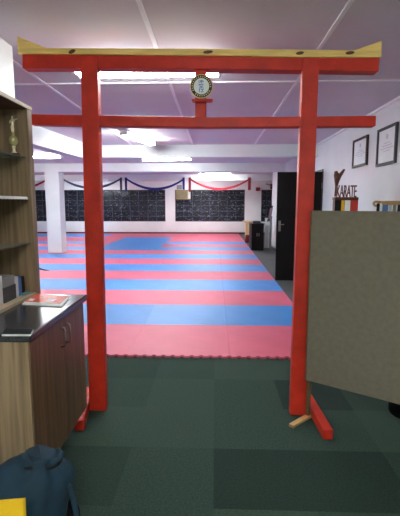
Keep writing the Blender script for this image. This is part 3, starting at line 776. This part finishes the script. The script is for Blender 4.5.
part('print', prism([pts[0].lerp(pts[1], 0.2).lerp(pts[3].lerp(pts[2], 0.2), s) + Vector((0, 0, 0.0005)) for s in (0.5, 0.75)] + [pts[0].lerp(pts[1], 0.5).lerp(pts[3].lerp(pts[2], 0.5), s) + Vector((0, 0, 0.0005)) for s in (0.78, 0.55)], (0, 0, 0.0006)), 'paper', m2, 'white print on the cover')
# tablet
tb = thing('tablet', 'black tablet lying near the front corner of the worktop', 'tablet', on_z(16, 331, zw))
ptb = [on_z(*p, zw + 0.012) - Vector((0, 0, 0.012)) for p in [(1.5, 333.6), (5, 328.3), (33.5, 328.3), (30.5, 333.6)]]
part('body', prism(ptb, (0, 0, 0.009), 0.002), 'lgrey', tb, 'pale metal edge')
part('screen', prism([p + Vector((0, 0, 0.009)) for p in ptb], (0, 0, 0.003), 0.0008), 'black', tb, 'black screen')

# ------------------------------------------------------------------ drawstring bag
yg = 1.42
def gp(px, py, dy=0.0): return on_y(px, py, yg + dy)
base = on_y(9, 480, yg); base.z = 0
bag = thing('backpack', 'dark teal drawstring bag slumped on the carpet before the cabinet', 'bag', base)
cxg, cyg = base.x, yg + 0.02
bm = bmesh.new(); rings = []; NS = 40
zt3 = gp(45, 457).z
prof = [(0.0, 0.13, 0.10), (0.03, 0.17, 0.13), (0.12, 0.19, 0.145), (0.24, 0.19, 0.14), (0.34, 0.175, 0.13), (zt3 - 0.10, 0.165, 0.11), (zt3 - 0.055, 0.13, 0.085), (zt3 - 0.03, 0.085, 0.065), (zt3 - 0.022, 0.07, 0.055), (zt3 - 0.008, 0.08, 0.06), (zt3, 0.07, 0.05)]
tgt = gp(39, 452)
for (z, rx, ry) in prof:
    s = max(0, (z - 0.2) / (zt3 - 0.2)); ox = (tgt.x - cxg) * s ** 1.5
    ring = []
    for k in range(NS):
        a = 2 * PI * k / NS
        f = 1 + 0.10 * s * math.sin(5 * a + 3 * z) + 0.05 * s * math.sin(11 * a) + 0.03 * math.sin(3 * a + z * 12)
        if s > 0.25: lump = 0.035 * math.exp(-((math.cos(a - PI)) - 1) ** 2 * 3) * (1 - s) * 2
        else: lump = 0
        ring.append(bm.verts.new((cxg + ox + (rx * f + lump) * math.cos(a), cyg + ry * f * math.sin(a), z + 0.012 * s * math.sin(4 * a))))
    rings.append(ring)
for a, b in zip(rings, rings[1:]):
    for k in range(NS): bm.faces.new((a[k], a[(k + 1) % NS], b[(k + 1) % NS], b[k])).smooth = True
bm.faces.new(rings[0][::-1]); bm.faces.new(rings[-1])
bmesh.ops.subdivide_edges(bm, edges=[e for e in bm.edges if abs(e.verts[0].co.z - e.verts[1].co.z) > 0.03], cuts=1, smooth=0.6)
part('sack', bm, 'teal', bag)
nk = Vector((tgt.x, cyg, 0.53))
bm = bmesh.new(); tube(bm, [(nk.x + 0.072 * math.cos(a), nk.y + 0.057 * math.sin(a), zt3 - 0.025 + 0.004 * math.sin(3 * a)) for a in [R(i * 20) for i in range(19)]], 0.006, 8); part('drawstring', bm, 'black', bag)
s0 = gp(60, 456, 0.05); s1 = gp(66, 470, 0.04); s2 = gp(71, 490, 0.0); s3 = gp(76, 512, -0.02); s4 = s3 + Vector((0.0, 0, -0.18)); s5 = Vector((cxg + 0.2, cyg - 0.02, 0.04))
bm = bmesh.new(); tube(bm, [s0 + Vector((-0.03, 0, -0.01)), s0, s1, s2, s3, s4, s5], [0.008, 0.011, 0.010, 0.010, 0.010, 0.010, 0.009], 10); part('strap', bm, 'teal', bag)
# black shoe-bag lump behind, and the yellow card in front
p = on_z(62, 516, 0)
bm = skinned([(-0.68, 1.70, 0.06), (-0.62, 1.67, 0.05), (-0.74, 1.73, 0.06), (-0.65, 1.71, 0.09)], [(0, 1), (0, 2), (0, 3)], [0.07, 0.055, 0.06, 0.04])
solo('black_pouch', bm, 'blackcloth', 'crumpled black pouch on the carpet between bag and cabinet', 'pouch')
yy = yg - 0.2
c0 = on_y(-12, 503, yy); c1 = on_y(23.3, 500, yy)
yc_ = thing('yellow_folder', 'bright yellow folder standing against the front of the teal bag', 'folder', ((c0.x + c1.x) / 2, yy, 0))
part('cover', prism([(c0.x, yy, c0.z), (c1.x, yy, c1.z), (c1.x, yy - 0.02, 0.0), (c0.x, yy - 0.02, 0.0)], (0, 0.003, 0)), 'yel', yc_)
part('sheets', prism([(c0.x, yy + 0.004, c0.z - 0.01), (c1.x - 0.006, yy + 0.004, c1.z - 0.01), (c1.x - 0.006, yy - 0.016, 0.0), (c0.x, yy - 0.016, 0.0)], (0, 0.008, 0)), 'paper', yc_)
part('cover', prism([(c0.x, yy + 0.013, c0.z - 0.004), (c1.x, yy + 0.013, c1.z - 0.004), (c1.x, yy - 0.007, 0.0), (c0.x, yy - 0.007, 0.0)], (0, 0.003, 0)), 'yel', yc_)

bm = skinned([(1.17, 2.72, 0.075), (1.33, 2.7, 0.08), (1.48, 2.68, 0.07), (1.33, 2.72, 0.16)], [(0, 1), (1, 2), (1, 3)], [0.07, 0.10, 0.08, 0.06])  # rounded black lump low on the floor below the board
solo('black_lump', bm, 'blackcloth', 'black lump on the floor under the right end of the grey board', 'bag')
# a dark curved strip flat on the mats left of the gateway
pp = [on_z(*q, 0.026) for q in [(30, 263), (36, 267), (40, 269), (44, 270.3), (49, 270.8)]]
bm = bmesh.new(); tube(bm, pp, [0.02, 0.025, 0.025, 0.02, 0.008], 6)
for v in bm.verts: v.co.z = 0.021 + (v.co.z - 0.001) * 0.6
solo('dark_curve', bm, 'black', 'dark curved strip lying on the blue mat beside the bookcase', 'belt')

# ------------------------------------------------------------------ world and view
w = bpy.data.worlds.new('world'); bpy.context.scene.world = w; w.use_nodes = True
w.node_tree.nodes['Background'].inputs[0].default_value = (0.01, 0.012, 0.02, 1)
vs_ = bpy.context.scene.view_settings
vs_.view_transform = 'Standard'; vs_.look = 'None'; vs_.gamma = 1; vs_.use_curve_mapping = False
vs_.exposure = 1.95
